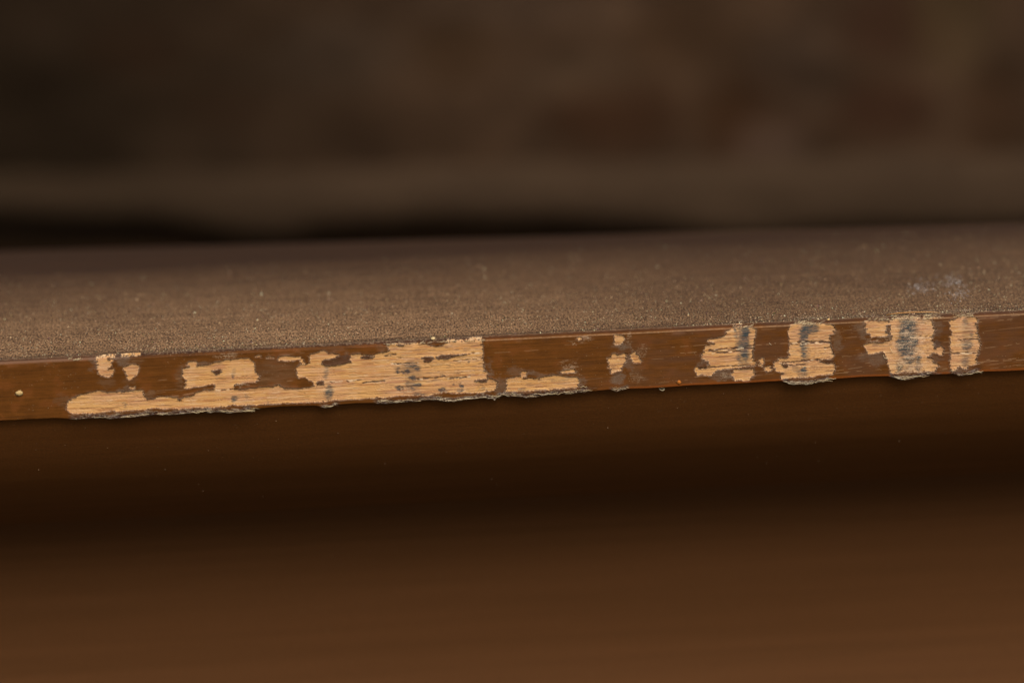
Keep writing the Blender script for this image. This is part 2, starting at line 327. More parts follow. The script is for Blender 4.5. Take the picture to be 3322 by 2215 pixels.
# hazy scuffs on the varnish: crop, cx, cy, rx, ry, strength, tone
SCUFF = [(1,900,680,170,90,.5,0),(1,1250,250,110,110,.7,1),(1,1400,260,160,80,.4,0),(1,1720,900,115,80,.55,0),(1,2280,600,90,220,.5,0),(1,700,330,70,130,.45,1),(1,120,1000,100,140,.4,0),(1,1240,790,110,50,.6,1),(1,1350,680,120,60,.35,0),
 (2,1850,600,400,260,.5,0),(2,1000,300,220,70,.75,2),(2,1000,360,120,30,.6,2),(2,600,440,150,40,.45,1),(2,1280,840,170,35,.8,2),(2,200,620,60,200,.4,0),
 (3,1050,500,180,70,.45,0),(3,1140,410,70,40,.5,1),(3,1800,280,130,70,.4,0),
 (4,1120,490,230,40,.5,2),(4,1930,640,50,110,.4,1),(4,1960,820,60,70,.55,1),(4,2150,1000,90,170,.5,1),
 (5,1290,700,150,130,.55,2),(5,560,830,100,80,.6,1),(5,300,800,170,70,.4,1),(5,900,880,300,50,.45,1),(5,1490,1020,70,130,.6,1),(5,1560,210,50,50,.75,2),(5,1345,295,36,24,.7,2),(5,1440,820,50,40,.6,2),(5,2180,380,110,80,.5,1),
 (6,360,980,120,110,.75,1),(6,420,440,170,70,.5,1),(6,560,280,60,120,.45,2),(6,610,700,45,260,.5,1),(6,790,540,60,170,.35,2),(6,720,960,130,70,.3,2),(6,640,460,60,30,.6,2),(6,700,820,160,120,.35,0),(6,520,720,60,160,.5,1),
 (7,260,870,110,70,.55,1),(7,560,1100,220,110,.6,1),(7,700,1150,140,60,.4,2),(7,1150,700,50,120,.3,0),
 (8,1300,460,110,140,.6,0),(8,1310,620,120,90,.5,1),(8,1780,330,110,160,.55,1),(8,2050,830,280,130,.55,1),(8,760,150,280,40,.6,1),(8,2150,480,200,40,.6,2),(8,2220,330,60,120,.5,1),
 (9,1470,700,70,75,.6,1),(9,1470,470,90,80,.45,1),(9,2150,320,70,70,.4,1),(9,1880,1180,140,60,.6,1),(9,1560,1150,130,60,.4,0),(9,350,620,260,40,.65,2),(9,1450,330,110,60,.5,1),(9,1430,980,100,60,.4,1),(9,560,500,70,120,.5,1)]
# silhouette of the frayed bottom rim below / above the straight line (photo px)
EXT = [(-400,-3),(180,-3),(230,3),(257,5),(320,6),(391,9),(459,6),(510,5),(560,4),(685,4),(730,8),(787,7),(812,1),(917,-4),(1010,-1),(1027,0),(1054,8),(1075,6),(1090,0),(1152,-2),(1250,3),(1331,3),(1395,0),(1430,6),(1460,11),(1490,6),(1579,3),(1598,4),(1604,10),(1610,4),(1633,-2),(1680,4),(1706,8),(1734,7),(1754,3),(1790,4),(1807,1),(1893,0),(1920,-3),(1980,-5),(1999,2),(2020,0),(2036,-4),(2154,-3),(2261,-5),(2401,-4),(2535,-5),(2558,6),(2606,10),(2640,8),(2660,3),(2694,-3),(2784,-5),(2880,-3),(2895,3),(2928,9),(2968,6),(3021,0),(3087,0),(3110,9),(3140,7),(3155,5),(3182,-2),(3322,0),(3800,0)]
FRAY = [(225,815,.9),(1040,1100,.9),(1215,1910,1.0),(1980,2040,.8),(2540,2690,1.2),(2885,3030,1.1),(3080,3180,.9)]

xs = np.concatenate([np.linspace(-0.30, -0.117, 40, endpoint=False), np.arange(-0.117, 0.11701, 0.0001), np.linspace(0.1172, 0.30, 40)])
NCH, NBD, NCU = 15, 124, 6
NX = len(xs)
H0 = 11.97
px_line, _ = proj(np.stack([xs, 0 * xs, 0 * xs - H0 * MM], 1))
ext = np.interp(px_line, [e[0] for e in EXT], [e[1] for e in EXT])
jag = (fbm(px_line / 22, px_line * 0, 40) - 0.5) * 8
frz = np.zeros(NX)
for a, b, s_ in FRAY:
    frz = np.maximum(frz, s_ * sstep(a - 8, a + 12, px_line) * (1 - sstep(b - 12, b + 8, px_line)))
ext = ext + jag * np.clip(frz, 0, 1) * 0.9 + (fbm(px_line / 60, px_line * 0, 44) - 0.5) * 2
Hx = H0 + (ext - 1.0) / 15.33
rows = []
for i in range(NCH):                           # small eased corner between top and edge
    t = i / NCH
    rows.append((np.full(NX, 2.0 * (1 - t) ** 1.15), np.full(NX, 0.55 * (1 - t ** 1.6))))
for i in range(NBD):
    t = i / (NBD - 1)
    rows.append((np.zeros(NX), -Hx * t))
for (yy, dz) in ((0.10, -0.07), (0.3, -0.10), (0.6, -0.06), (0.95, 0.25), (1.25, 0.9), (1.29, 2.2)):
    rows.append((np.full(NX, yy), -Hx + dz * -1 * -1))
Yg = np.stack([r[0] for r in rows], 1); Zg = np.stack([r[1] for r in rows], 1)
NR = Yg.shape[1]
Xg = np.repeat(xs[:, None], NR, 1)
PX, PY = proj(np.stack([Xg, Yg * MM, Zg * MM], -1).reshape(-1, 3))
PX = PX.reshape(NX, NR); PY = PY.reshape(NX, NR)
rimy = 1182.0 - 0.04877 * PX
Tup = rimy - PY                                # px above the rim (chamfer)
Xm = Xg * 1000                                  # mm
Dm = -Zg                                        # mm below the rim
# ragged wobble of every traced outline
wob = (fbm(Xm / 0.55, Zg / 0.35, 3) - 0.5) * 9 + (fbm(Xm / 0.2, Zg / 0.14, 8, 2) - 0.5) * 5
wby = (fbm(Xm / 0.8, Zg / 0.3, 13) - 0.5) * 6 + (fbm(Xm / 0.25, Zg / 0.14, 18, 2) - 0.5) * 3
QX, QY = PX + wob + (fbm(Xm / 4.0, Zg / 0.14, 230, 2) - 0.5) * 13, PY + wby
bare = np.zeros(PX.shape, bool)
for p in BARE: bare |= inside(p, QX, QY)
for p in KEPT: bare &= ~inside(p, QX, QY)
kept = np.zeros(PX.shape, bool)
for p in KEPT: kept |= inside(p, QX, QY)
bare[:, NCH + NBD:] = False
flake = fbm(Xm / 0.16, Zg / 0.12, 60, 2)
bare[:, :NCH] &= (flake[:, :NCH] > 0.36)

warp_x = (fbm(Xm / 1.6, Zg / 1.1, 200, 3) - 0.5) * 46; warp_y = (fbm(Xm / 1.6, Zg / 1.1, 210, 3) - 0.5) * 34
def soft_ellipse(kk, cx, cy, rx, ry, wp=0.25, st_=False):
    x = ORG[kk][0] + cx * S; y = ORG[kk][1] + cy * S
    ry = ry * (1.45 if st_ else 1.0)
    d = ((QX + wp * warp_x - x) / (rx * S)) ** 2 + ((QY + wp * warp_y - y) / (ry * S)) ** 2
    return 1 - sstep(0.2, 1.75, d)
def near_line(kk, pts, hw):
    pts = P(kk, pts); best = np.full(PX.shape, 1e9)
    for (ax, ay), (bx, by) in zip(pts[:-1], pts[1:]):
        vx, vy = bx - ax, by - ay
        t = np.clip(((PX - ax) * vx + (QY - ay) * vy) / (vx * vx + vy * vy), 0, 1)
        best = np.minimum(best, np.hypot((PX - ax - t * vx), (QY - ay - t * vy)))
    return 1 - sstep(hw * S * 0.6, hw * S * 1.4 + 1.0, best)

streak = fbm(Xm / 9 + 0.3 * fbm(Xm / 20, Zg / 3, 70), (Zg + Xm * 0.004) / 0.22, 20, 4)
fstreak = fbm(Xm / 2.2, Zg / 0.09, 26, 3)
fine = fbm(Xm / 0.14, Zg / 0.13, 30, 2)
blot = fbm(Xm / 3.0, Zg / 2.2, 33, 3)

# --- varnish colours
C = np.empty(PX.shape + (3,)); C[:] = lin((97, 57, 17))
C *= (1 + 0.7 * (streak - 0.5) + 0.45 * (fstreak - 0.5) + 0.45 * (blot - 0.5) + 0.22 * (fine - 0.5))[..., None]
C = mix(C, lin((112, 64, 26)), 0.5 * sstep(0.55, 0.75, blot))
C = mix(C, lin((92, 62, 42)), 0.55 * sstep(1700, 2300, PX) * sstep(0.3, 0.7, fbm(Xm / 6, Zg / 2, 90)))
Rgh = np.zeros(PX.shape)                         # roughness of the relief
tones = [lin((108, 80, 56)), lin((112, 94, 78)), lin((172, 148, 120))]
for kk, cx, cy, rx, ry, st, tn in SCUFF:
    e = soft_ellipse(kk, cx, cy, rx, ry, 1) * 1.05
    tex = sstep(0.25, 0.62, 0.55 * fine + 0.45 * fstreak) if tn else sstep(0.1, 0.6, fstreak)
    if tn == 2: tex = sstep(0.46, 0.62, 0.5 * fine + 0.5 * fstreak)
    C = mix(C, tones[tn], np.clip(e * st * (0.12 + 0.95 * tex), 0, 1) * (1.0 if tn < 2 else tex))
    Rgh = np.maximum(Rgh, e * st * 0.5)
# kept islands are dull and dark
C = mix(C, lin((74, 52, 40)), 0.6 * kept)
# dust specks on the varnish
sp = vnoise(Xm / 0.17, Zg / 0.15, 50)
C = mix(C, lin((176, 150, 118)), 0.75 * sstep(0.94, 0.98, sp) * sstep(0.42, 0.6, vnoise(Xm / 1.3, Zg / 1.1, 51)))
# long thin pale scratches on the right half
for i in range(72):
    x0 = rng.uniform(2380, 3400) if i < 46 else rng.uniform(0, 2400); t0 = rng.uniform(0.02, 0.98); ln = rng.uniform(40, 300)
    y0 = 1182 - 0.04877 * x0 + t0 * 182; sl = -0.0488 + rng.normal(-0.045, 0.035)
    d = np.abs(PY - (y0 + sl * (PX - x0)) - 1.5 * (fbm(PX / 25, PX * 0, 52 + i) - 0.5)); on = (PX > x0) & (PX < x0 + ln)
    C = mix(C, lin((176, 140, 104)), np.clip(1 - d / 1.3, 0, 1) * on * rng.uniform(0.25, 0.75) * sstep(0.35, 0.6, vnoise(PX / 14, PX * 0, 99 + i)))
# chamfer and rim
tt = Tup
zl = 1 - sstep(300, 360, PX); zr = sstep(1540, 1580, PX); zm = (1 - zl) * (1 - zr)
chn = fbm(Xm / 0.5, Zg / 0.2, 80, 3)
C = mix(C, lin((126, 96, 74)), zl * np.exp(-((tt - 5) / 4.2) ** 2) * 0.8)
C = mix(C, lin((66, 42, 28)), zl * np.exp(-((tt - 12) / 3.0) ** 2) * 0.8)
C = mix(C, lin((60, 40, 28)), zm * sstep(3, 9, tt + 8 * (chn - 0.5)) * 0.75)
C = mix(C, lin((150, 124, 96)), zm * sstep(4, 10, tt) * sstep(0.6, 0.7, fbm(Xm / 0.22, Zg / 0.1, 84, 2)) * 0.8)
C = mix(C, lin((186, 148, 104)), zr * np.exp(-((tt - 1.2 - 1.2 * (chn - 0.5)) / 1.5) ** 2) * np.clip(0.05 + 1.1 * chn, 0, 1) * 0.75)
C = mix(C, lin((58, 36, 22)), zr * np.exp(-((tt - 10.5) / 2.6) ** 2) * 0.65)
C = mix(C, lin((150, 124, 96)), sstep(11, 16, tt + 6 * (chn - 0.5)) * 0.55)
# frayed bottom rim
below = PY - (1367 - 0.05027 * PX)                # px below the straight bottom line
frx = np.repeat(frz[:, None], NR, 1)
extg = np.repeat((ext - 1.0)[:, None], NR, 1)
depth_b = extg - below                            # px above silhouette
fz = np.clip(frx, 0, 1) * (1 - sstep(5, 15, depth_b + 9 * (blot - 0.5)))
C = mix(C, lin((72, 48, 38)), fz * 0.85)
fl = 0.75 * fbm(Xm / 1.6, Zg / 0.13, 86, 4) + 0.25 * fine
C = mix(C, lin((204, 186, 156)), fz * sstep(0.57, 0.65, fl + 0.16 * frx * (1 - sstep(0, 6, depth_b)) + 0.10 * np.clip(extg / 12, 0, 1) - 0.05))
C = mix(C, lin((150, 140, 132)), fz * sstep(0.58, 0.66, fbm(Xm / 0.5, Zg / 0.2, 88, 2)) * 0.5)
C = mix(C, lin((48, 36, 30)), fz * sstep(0.52, 0.6, fbm(Xm / 0.6, Zg / 0.16, 240, 3)) * 0.8)  # shadows among the frayed bits, painted as dark flecks
Rgh = np.maximum(Rgh, fz)
# clean orange varnish line along the bottom at right, darker stretch at left
C = mix(C, lin((128, 66, 20)), (1 - np.clip(frx, 0, 1)) * (1 - sstep(2, 8, depth_b)) * 0.7 * sstep(1900, 2100, PX))

# --- bare wood colours
B = np.empty(PX.shape + (3,)); B[:] = lin((206, 157, 97))
B = mix(B, lin((176, 116, 66)), 0.55 * sstep(0.48, 0.72, streak))
B = mix(B, lin((218, 170, 116)), 0.4 * (1 - sstep(0.30, 0.48, streak)))
B *= (1 + 0.34 * (fstreak - 0.5) + 0.12 * (fine - 0.5))[..., None]
B = mix(B, lin((152, 92, 58)), 0.55 * sstep(0.62, 0.72, fbm(Xm / 6, Zg / 0.35, 92, 3)))
B = mix(B, lin((206, 160, 124)), 0.25 * sstep(0.5, 0.65, blot) + 0.15 * sstep(2200, 2500, PX))
B = mix(B, lin((186, 138, 110)), 0.25 * sstep(0.56, 0.66, fbm(Xm / 5, Zg / 0.7, 94, 2)))
thread = sstep(0.28, 0.55, 0.55 * fstreak + 0.45 * fbm(Xm / 0.35, Zg / 0.11, 96, 2))
for kk, cx, cy, rx, ry, st in STAIN:
    e = soft_ellipse(kk, cx, cy, rx, ry, 0.25, kk >= 7)
    B = mix(B, lin((60, 68, 70)) if kk != 4 else lin((54, 58, 62)), np.clip(1.25 * e * st * (0.45 + 0.75 * sstep(0.36, 0.6, 0.5 * fstreak + 0.5 * fbm(Xm / 0.5, Zg / 0.1, 96, 2))), 0, 0.92))
cut = np.zeros(PX.shape)
for kk, pts, hw in CREV:
    e = near_line(kk, pts, hw)
    on = fbm(Xm / 0.9, Zg / 0.3 + hw, 98, 3)
    dk = e * sstep(0.44, 0.56, on); pl = e * (1 - sstep(0.36, 0.46, on))
    B = mix(B, lin((60, 46, 42)), dk * 0.85); B = mix(B, lin((228, 202, 166)), pl * 0.75)
    cut = np.maximum(cut, dk)
split = fbm(Xm / 5.5, (Zg + Xm * 0.003) / 0.11, 250, 3)
B = mix(B, lin((112, 80, 58)), 0.35 * sstep(0.68, 0.73, split)); B = mix(B, lin((230, 204, 166)), 0.4 * (1 - sstep(0.27, 0.33, split)))
cut = np.maximum(cut, 0.6 * sstep(0.67, 0.72, split))
# pale torn fluff on the right hand patches
fluff = sstep(2850, 2950, PX) * (1 - sstep(2990, 3060, PX)) * sstep(0.5, 0.62, 0.5 * fine + 0.5 * fbm(Xm / 1.2, Zg / 0.6, 100))
B = mix(B, lin((220, 186, 150)), 0.6 * fluff)
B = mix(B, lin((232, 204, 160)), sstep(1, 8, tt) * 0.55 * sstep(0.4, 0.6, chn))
B = mix(B, lin((128, 96, 76)), 0.6 * sstep(0.62, 0.7, fbm(Xm / 1.6, Zg / 0.18, 104, 3)) * sstep(1150, 1400, PX))

# --- border halo: lifted, whitened varnish right at the chips
def blur(a, n):
    a = a.astype(float)
    for ax in (0, 1):
        k_ = np.cumsum(np.pad(a, [(n + 1, n) if i == ax else (0, 0) for i in (0, 1)], mode='edge'), axis=ax)
        a = (np.take(k_, range(2 * n + 1, k_.shape[ax]), ax) - np.take(k_, range(0, k_.shape[ax] - 2 * n - 1), ax)) / (2 * n + 1)
    return a
bl2 = blur(bare, 2); bl6 = blur(bare, 6)
C = mix(C, lin((172, 146, 122)), np.clip(bl2 * 1.5, 0, 0.85) * sstep(0.42, 0.58, 0.5 * chn + 0.5 * fine) * (~bare))
C = mix(C, lin((86, 64, 48)), np.clip(bl6 * 0.5, 0, 0.22) * sstep(0.3, 0.7, blot) * (~bare))
B = mix(B, lin((226, 192, 148)), np.clip((1 - bl2) * 1.3, 0, 0.65) * sstep(0.32, 0.55, fine))

# --- relief (mm outward)
off = np.zeros(PX.shape)
off += 0.012 * (streak - 0.5) + 0.008 * (fine - 0.5)
off += Rgh * 0.13 * (fbm(Xm / 0.5, Zg / 0.2, 110, 3) - 0.5)
off += (~bare) * np.clip(bl6 * 0.24, 0, 0.11) * sstep(0.35, 0.65, blot)
off += bare * (-0.22 + 0.05 * (streak - 0.5) + 0.04 * (fstreak - 0.5))
off -= cut * 0.16 * bare
off += fz * (0.10 * (fl - 0.45)) + 0.12 * np.clip(extg / 14, 0, 1) * (1 - sstep(6, 26, depth_b))
dent = fbm(Xm / 5, Xm * 0, 220, 4)
off -= 0.16 * sstep(0.5, 0.75, dent) * np.exp(-((np.arange(NR) - NCH) / 5.0) ** 2)[None]
off[:, NCH + NBD + 3:] = 0; off[:, 0] = 0
ny = np.zeros(NR); nz = np.zeros(NR)
ny[:] = -1
for j in range(NCH): 
    t = j / NCH; ny[j] = -(0.3 + 0.7 * t); nz[j] = 0.95 * (1 - t)
for q, j in enumerate(range(NCH + NBD, NR)): ny[j] = -max(0.1, 0.8 - 0.25 * q); nz[j] = -0.6
V = np.stack([Xg, (Yg + off * ny) * MM, (Zg + off * nz) * MM], -1).reshape(-1, 3)

ii, jj = np.meshgrid(np.arange(NX - 1), np.arange(NR - 1), indexing='ij')
quad = np.stack([ii * NR + jj, ii * NR + jj + 1, (ii + 1) * NR + jj + 1, (ii + 1) * NR + jj], -1)
cnt = bare[:-1, :-1].astype(int) + bare[1:, :-1] + bare[:-1, 1:] + bare[1:, 1:]
fb = cnt >= 3
def sub_mesh(sel, tint, name, mat, parent, **kw):
    q = quad[sel]; u, inv = np.unique(q, return_inverse=True)
    return mesh_obj(name, V[u], inv.reshape(q.shape), mat, parent, tint.reshape(-1, 3)[u] * ALB, smooth=True, **kw)
edge = sub_mesh(~fb, C, 'edge_strip', M_film, counter)

# every bare patch is an object of its own
lab = np.zeros(fb.shape, int); comps = []
todo = set(zip(*[a.tolist() for a in np.nonzero(fb)]))
while todo:
    s0 = todo.pop(); dq = deque([s0]); comp = [s0]
    while dq:
        a, b = dq.popleft()
        for q in ((a + 1, b), (a - 1, b), (a, b + 1), (a, b - 1)):
            if q in todo: todo.remove(q); dq.append(q); comp.append(q)
    comps.append(comp)
comps.sort(key=len, reverse=True)
tiny = np.zeros(fb.shape, bool); npatch = 0
for comp in comps:
    a = np.array(comp)
    if len(comp) < 45:
        tiny[a[:, 0], a[:, 1]] = True; continue
    sel = np.zeros(fb.shape, bool); sel[a[:, 0], a[:, 1]] = True
    cx = PX[a[:, 0], a[:, 1]].mean(); npatch += 1
    big_l = None
    if len(comp) > 3000:
        big_l = ('long chipped patch of bare wood with smudged ink marks' if cx < 1500 else
                 'short bare wood strip near the bottom of the edge' if cx < 1900 else
                 'jagged bare wood patch with a grey upright smear' if cx < 2500 else
                 'square bare wood patch with a hooked grey smear' if cx < 2750 else
                 'bare wood patch with the darkest blue-grey stain' if cx < 3060 else
                 'narrow upright bare wood patch nearest the right')
    sub_mesh(sel, B, 'bare_patch', M_bare, edge, label=big_l)
if tiny.any(): sub_mesh(tiny, B, 'chip_flecks', M_bare, edge, kind='stuff')
print('patches', npatch, [len(c_) for c_ in comps[:14]])

# ------------------------------------------------------------------ fibres, flakes, crumbs
def unproject(px, py, plane_y=0.0):
    d = fwd + right * ((px - 1661) / FPX) - up * ((py - 1107.5) / FPX)
    t = (plane_y - cam_pos[1]) / d[1]
    return cam_pos + d * t

def tube(pts, rad, n=5):
    pts = np.asarray(pts, float); Vt = []; Ft = []
    for i, p in enumerate(pts):
        t = pts[min(i + 1, len(pts) - 1)] - pts[max(i - 1, 0)]; t /= (np.linalg.norm(t) + 1e-12)
        a = np.cross(t, (0.3, 0.8, 0.52)); a /= np.linalg.norm(a); b = np.cross(t, a)
        rr = rad * (0.35 + 0.65 * math.sin(math.pi * (i + 0.6) / (len(pts) + 0.2)))
        for k_ in range(n):
            Vt.append(p + rr * (a * math.cos(2 * math.pi * k_ / n) + b * math.sin(2 * math.pi * k_ / n)))
    for i in range(len(pts) - 1):
        for k_ in range(n):
            Ft.append((i * n + k_, i * n + (k_ + 1) % n, (i + 1) * n + (k_ + 1) % n, (i + 1) * n + k_))
    Ft += [tuple(range(n))[::-1], tuple((len(pts) - 1) * n + k_ for k_ in range(n))]
    return Vt, Ft

class Join:
    def __init__(s): s.V = []; s.F = []; s.C = []
    def add(s, V_, F_, c_):
        o = len(s.V); s.V += list(V_); s.F += [tuple(o + i for i in f) for f in F_]; s.C += [c_] * len(V_)
    def build(s, name, mat, parent=None, **kw):
        return mesh_obj(name, np.array(s.V), s.F, mat, parent, np.array(s.C) * ALB, smooth=True, **kw)

pale = [lin((200, 176, 134)), lin((160, 136, 110)), lin((216, 196, 154)), lin((112, 84, 66))]
J = Join()
def sil(x): return 1367 - 0.05027 * x + np.interp(x, px_line, ext) - 1.0
for a, b, s_ in FRAY:
    for _ in range(int((b - a) * 0.085 * s_)):
        x = rng.uniform(a, b); y = sil(x) - abs(rng.normal(0, 5)); ln = rng.uniform(10, 44)
        pts = [unproject(x + ln * t + rng.normal(0, 1.0), y - 0.05 * ln * t + rng.normal(0, 1.4) + 3 * t * t * (rng.random() < 0.25), -0.00012 - 0.0002 * rng.random()) for t in np.linspace(0, 1, 5)]
        Vt, Ft = tube(pts, rng.uniform(0.022, 0.06) * MM); J.add(Vt, Ft, pale[rng.integers(4)])
for (x0, x1, n_, lift) in ((2572, 2668, 60, 14), (2800, 2880, 45, 10), (2890, 3050, 90, 14), (3090, 3160, 34, 12), (2370, 2440, 22, 8), (215, 260, 14, 8), (1240, 1570, 50, 5)):
    for _ in range(n_):
        x = rng.uniform(x0, x1); rim = 1182 - 0.04877 * x; y = rim - rng.uniform(1, lift); ln = rng.uniform(4, 16)
        yb = -0.0001 + 0.0022 * max(0, (rim - y)) / 16 - 0.0003
        pts = [unproject(x + ln * t, y - rng.uniform(0, 5) * t, yb) for t in np.linspace(0, 1, 4)]
        Vt, Ft = tube(pts, rng.uniform(0.025, 0.06) * MM); J.add(Vt, Ft, pale[rng.integers(4)])
# looser threads in the stained patch on the right
for pts_ in ([(720,1230),(790,1120),(830,1110),(760,1080),(740,1040)],[(480,900),(500,960),(580,975)],[(600,760),(640,850),(720,880)],[(850,1340),(980,1300),(1100,1280)]):
    pts = [unproject(*p, -0.00025) for p in P(9, pts_)]
    Vt, Ft = tube(pts, 0.05 * MM); J.add(Vt, Ft, pale[2])
J.build('frayed_fibre', M_fibre, edge, kind='stuff')

# the tan sliver lifted along the top of the dark-stained patch
Jv = Join(); pts = [unproject(x, y, 0.0026) for x, y in P(9, [(535,175),(700,148),(900,132),(1150,126),(1350,126),(1500,135)])]
Vt, Ft = tube(pts, 0.09 * MM); Jv.add(Vt, Ft, lin((196, 142, 78))); Jv.build('lifted_sliver', M_bare, edge)

def lump(center, rx, ry, rz, seed, c_, n1=8, n2=6):
    rg = np.random.default_rng(seed); Vt = []; Ft = []
    for i in range(n2 + 1):
        th = math.pi * i / n2
        for j in range(n1):
            ph = 2 * math.pi * j / n1; q = 1 + rg.normal(0, 0.14)
            Vt.append((center[0] + rx * q * math.sin(th) * math.cos(ph), center[1] + ry * q * math.sin(th) * math.sin(ph), center[2] + rz * q * math.cos(th)))
    for i in range(n2):
        for j in range(n1): Ft.append((i * n1 + j, i * n1 + (j + 1) % n1, (i + 1) * n1 + (j + 1) % n1, (i + 1) * n1 + j))
    return Vt, Ft, c_
def lump_obj(name, px, py, y, r, seed, c_, parent=None, **kw):
    J_ = Join(); J_.add(*lump(unproject(px, py, y), r[0] * MM, r[1] * MM, r[2] * MM, seed, lin(c_))); o = J_.build(name, M_fibre, parent)
    for a, v in kw.items(): o[a] = v
    return o
lump_obj('paint_speck', 62, 1275, -0.0002, (0.8, 0.3, 0.5), 3, (196, 166, 112), edge, label='cream speck of dried paint near the left end')
lump_obj('varnish_bead', 2203, 1240, -0.0001, (0.45, 0.25, 0.42), 4, (176, 106, 40), edge, label='amber bead of varnish near the bottom edge')
lump_obj('crumb', 2687, 1037, 0.0016, (0.32, 0.3, 0.24), 5, (214, 178, 118), label='tan crumb lying on top just right of the hooked grey smear', category='crumb')
lump_obj('crumb', 1405, 1098, 0.0012, (0.5, 0.4, 0.3), 6, (216, 190, 140), label='cream crumb on the top rim above the long bare patch', category='crumb')
J_ = Join(); pts = [unproject(*p, 0.0009) for p in P(6, [(1105,1165),(1130,1195),(1165,1212),(1200,1200),(1208,1182),(1180,1172),(1140,1165)])]
Vt, Ft = tube(pts, 0.12 * MM, 6); J_.add(Vt, Ft, lin((214, 196, 160)))
o = J_.build('curled_flake', M_fibre); o['label'] = 'pale curled flake clinging just under the edge at centre right'; o['category'] = 'flake'
J_ = Join(); pts = [unproject(*p, -0.00008) for p in P(8, [(88,575),(105,592),(128,612)])]
Vt, Ft = tube(pts, 0.07 * MM); J_.add(Vt, Ft, lin((214, 190, 158)))
o = J_.build('lint_fibre', M_fibre); o['label'] = 'short white lint fibre stuck on brown varnish between two worn patches'; o['category'] = 'fibre'

# ------------------------------------------------------------------ dust
octF = [(0, 2, 4), (2, 1, 4), (1, 3, 4), (3, 0, 4), (2, 0, 5), (1, 2, 5), (3, 1, 5), (0, 3, 5)]
oct_v = np.array([(1, 0, 0), (-1, 0, 0), (0, 1, 0), (0, -1, 0), (0, 0, 1), (0, 0, -1)], float)
def grains(name, pts, rad, cols, **kw):
    n = len(pts); a = rng.uniform(0, 2 * math.pi, n)
    sc = rad[:, None] * rng.uniform(0.6, 1.3, (n, 3)) * np.array((1.35, 1.0, 0.8))
    o8 = oct_v[None] * sc[:, None]
    x = o8[..., 0] * np.cos(a)[:, None] - o8[..., 1] * np.sin(a)[:, None]; y = o8[..., 0] * np.sin(a)[:, None] + o8[..., 1] * np.cos(a)[:, None]
    Vv = np.stack([x, y, o8[..., 2]], -1) + pts[:, None]
    Fv = (np.array(octF)[None] + 6 * np.arange(n)[:, None, None]).reshape(-1, 3)
    o = mesh_obj(name, Vv.reshape(-1, 3), Fv, M_fibre, None, np.repeat(cols, 6, 0) * ALB)
    for q, v in kw.items(): o[q] = v
    return o
n = 27000
gx = rng.uniform(-0.13, 0.13, n); gy = 0.0020 + 0.085 * rng.random(n) ** 2.3
keep = fbm(gx * 60, gy * 40, 120) + 0.25 * rng.random(n) > 0.5
gx, gy = gx[keep], gy[keep]; n = len(gx)
rad = np.clip(rng.lognormal(math.log(0.05), 0.5, n), 0.018, 0.21) * MM
cols = lin((172, 144, 112)) * np.clip(rng.lognormal(-0.3, 0.95, (n, 1)), 0.25, 3.2) + rng.normal(0, 0.02, (n, 3))  # dust tones; the brightest grains have glints put into their colour
pts = np.stack([gx, gy, 0.00055 + rad * 0.5], 1)
# a few caught on the moulding under the edge
m_ = 620
mx = rng.uniform(-0.12, 0.12, m_); mi = rng.random(m_) ** 1.7 * 7
cy = np.interp(mi, range(len(cove)), [c_[0] for c_ in cove]) * MM; cz = np.interp(mi, range(len(cove)), [c_[1] for c_ in cove]) * MM
mr = np.clip(rng.lognormal(math.log(0.042), 0.55, m_), 0.02, 0.16) * MM
pts = np.concatenate([pts, np.stack([mx, cy - mr * 0.4, cz], 1)]); rad = np.concatenate([rad, mr])
cols = np.concatenate([cols, lin((150, 122, 92)) * rng.uniform(0.5, 1.5, (m_, 1)) * np.ones(3)])
def on_cove(px, py):
    d = fwd + right * ((px - 1661) / FPX) - up * ((py - 1107.5) / FPX)
    nn = np.array((0, -18.0, -18.8)); p0 = np.array((0, 1.8 * MM, -11.8 * MM))
    return cam_pos + d * (((p0 - cam_pos) @ nn) / (d @ nn))
def on_top(px, py):
    d = fwd + right * ((px - 1661) / FPX) - up * ((py - 1107.5) / FPX)
    return cam_pos + d * ((0.56 * MM - cam_pos[2]) / d[2])
ex = []; er = []; ec = []
for _ in range(60):
    t = rng.random(); ex.append(on_cove(1075 + 110 * t + rng.normal(0, 4), 1400 - 30 * math.sin(3 * t) + 26 * (t > 0.75) * rng.random() + rng.normal(0, 3))); er.append(rng.uniform(0.02, 0.06)); ec.append(lin((118, 104, 104)) * rng.uniform(0.5, 1.3))
for _ in range(300):
    a_ = rng.integers(3); ex.append(on_top((3085, 3110, 2985)[a_] + rng.normal(0, 22), (915, 955, 932)[a_] + rng.normal(0, 13))); er.append(rng.uniform(0.05, 0.16)); ec.append(lin((168, 164, 160)) * rng.uniform(0.6, 1.5))
for (qx, qy, sx_, sy_, nn_) in ((2990, 1016, 60, 5, 260), (2630, 1034, 36, 5, 160), (2800, 1028, 30, 5, 90), (3120, 1010, 30, 5, 120), (2400, 1044, 26, 4, 60), (3240, 1010, 60, 4, 90)):
    for _ in range(nn_):
        ex.append(on_top(qx + rng.normal(0, sx_), qy - abs(rng.normal(0, sy_)))); er.append(rng.uniform(0.03, 0.09)); ec.append(lin((206, 184, 154)) * rng.uniform(0.6, 1.2))
pts = np.concatenate([pts, ex]); rad = np.concatenate([rad, np.array(er) * MM]); cols = np.concatenate([cols, ec])
grains('dust', pts, rad, np.clip(cols, 0.01, 0.8), label='pale dust grains scattered over the brown top and its moulding', category='dust', kind='stuff')

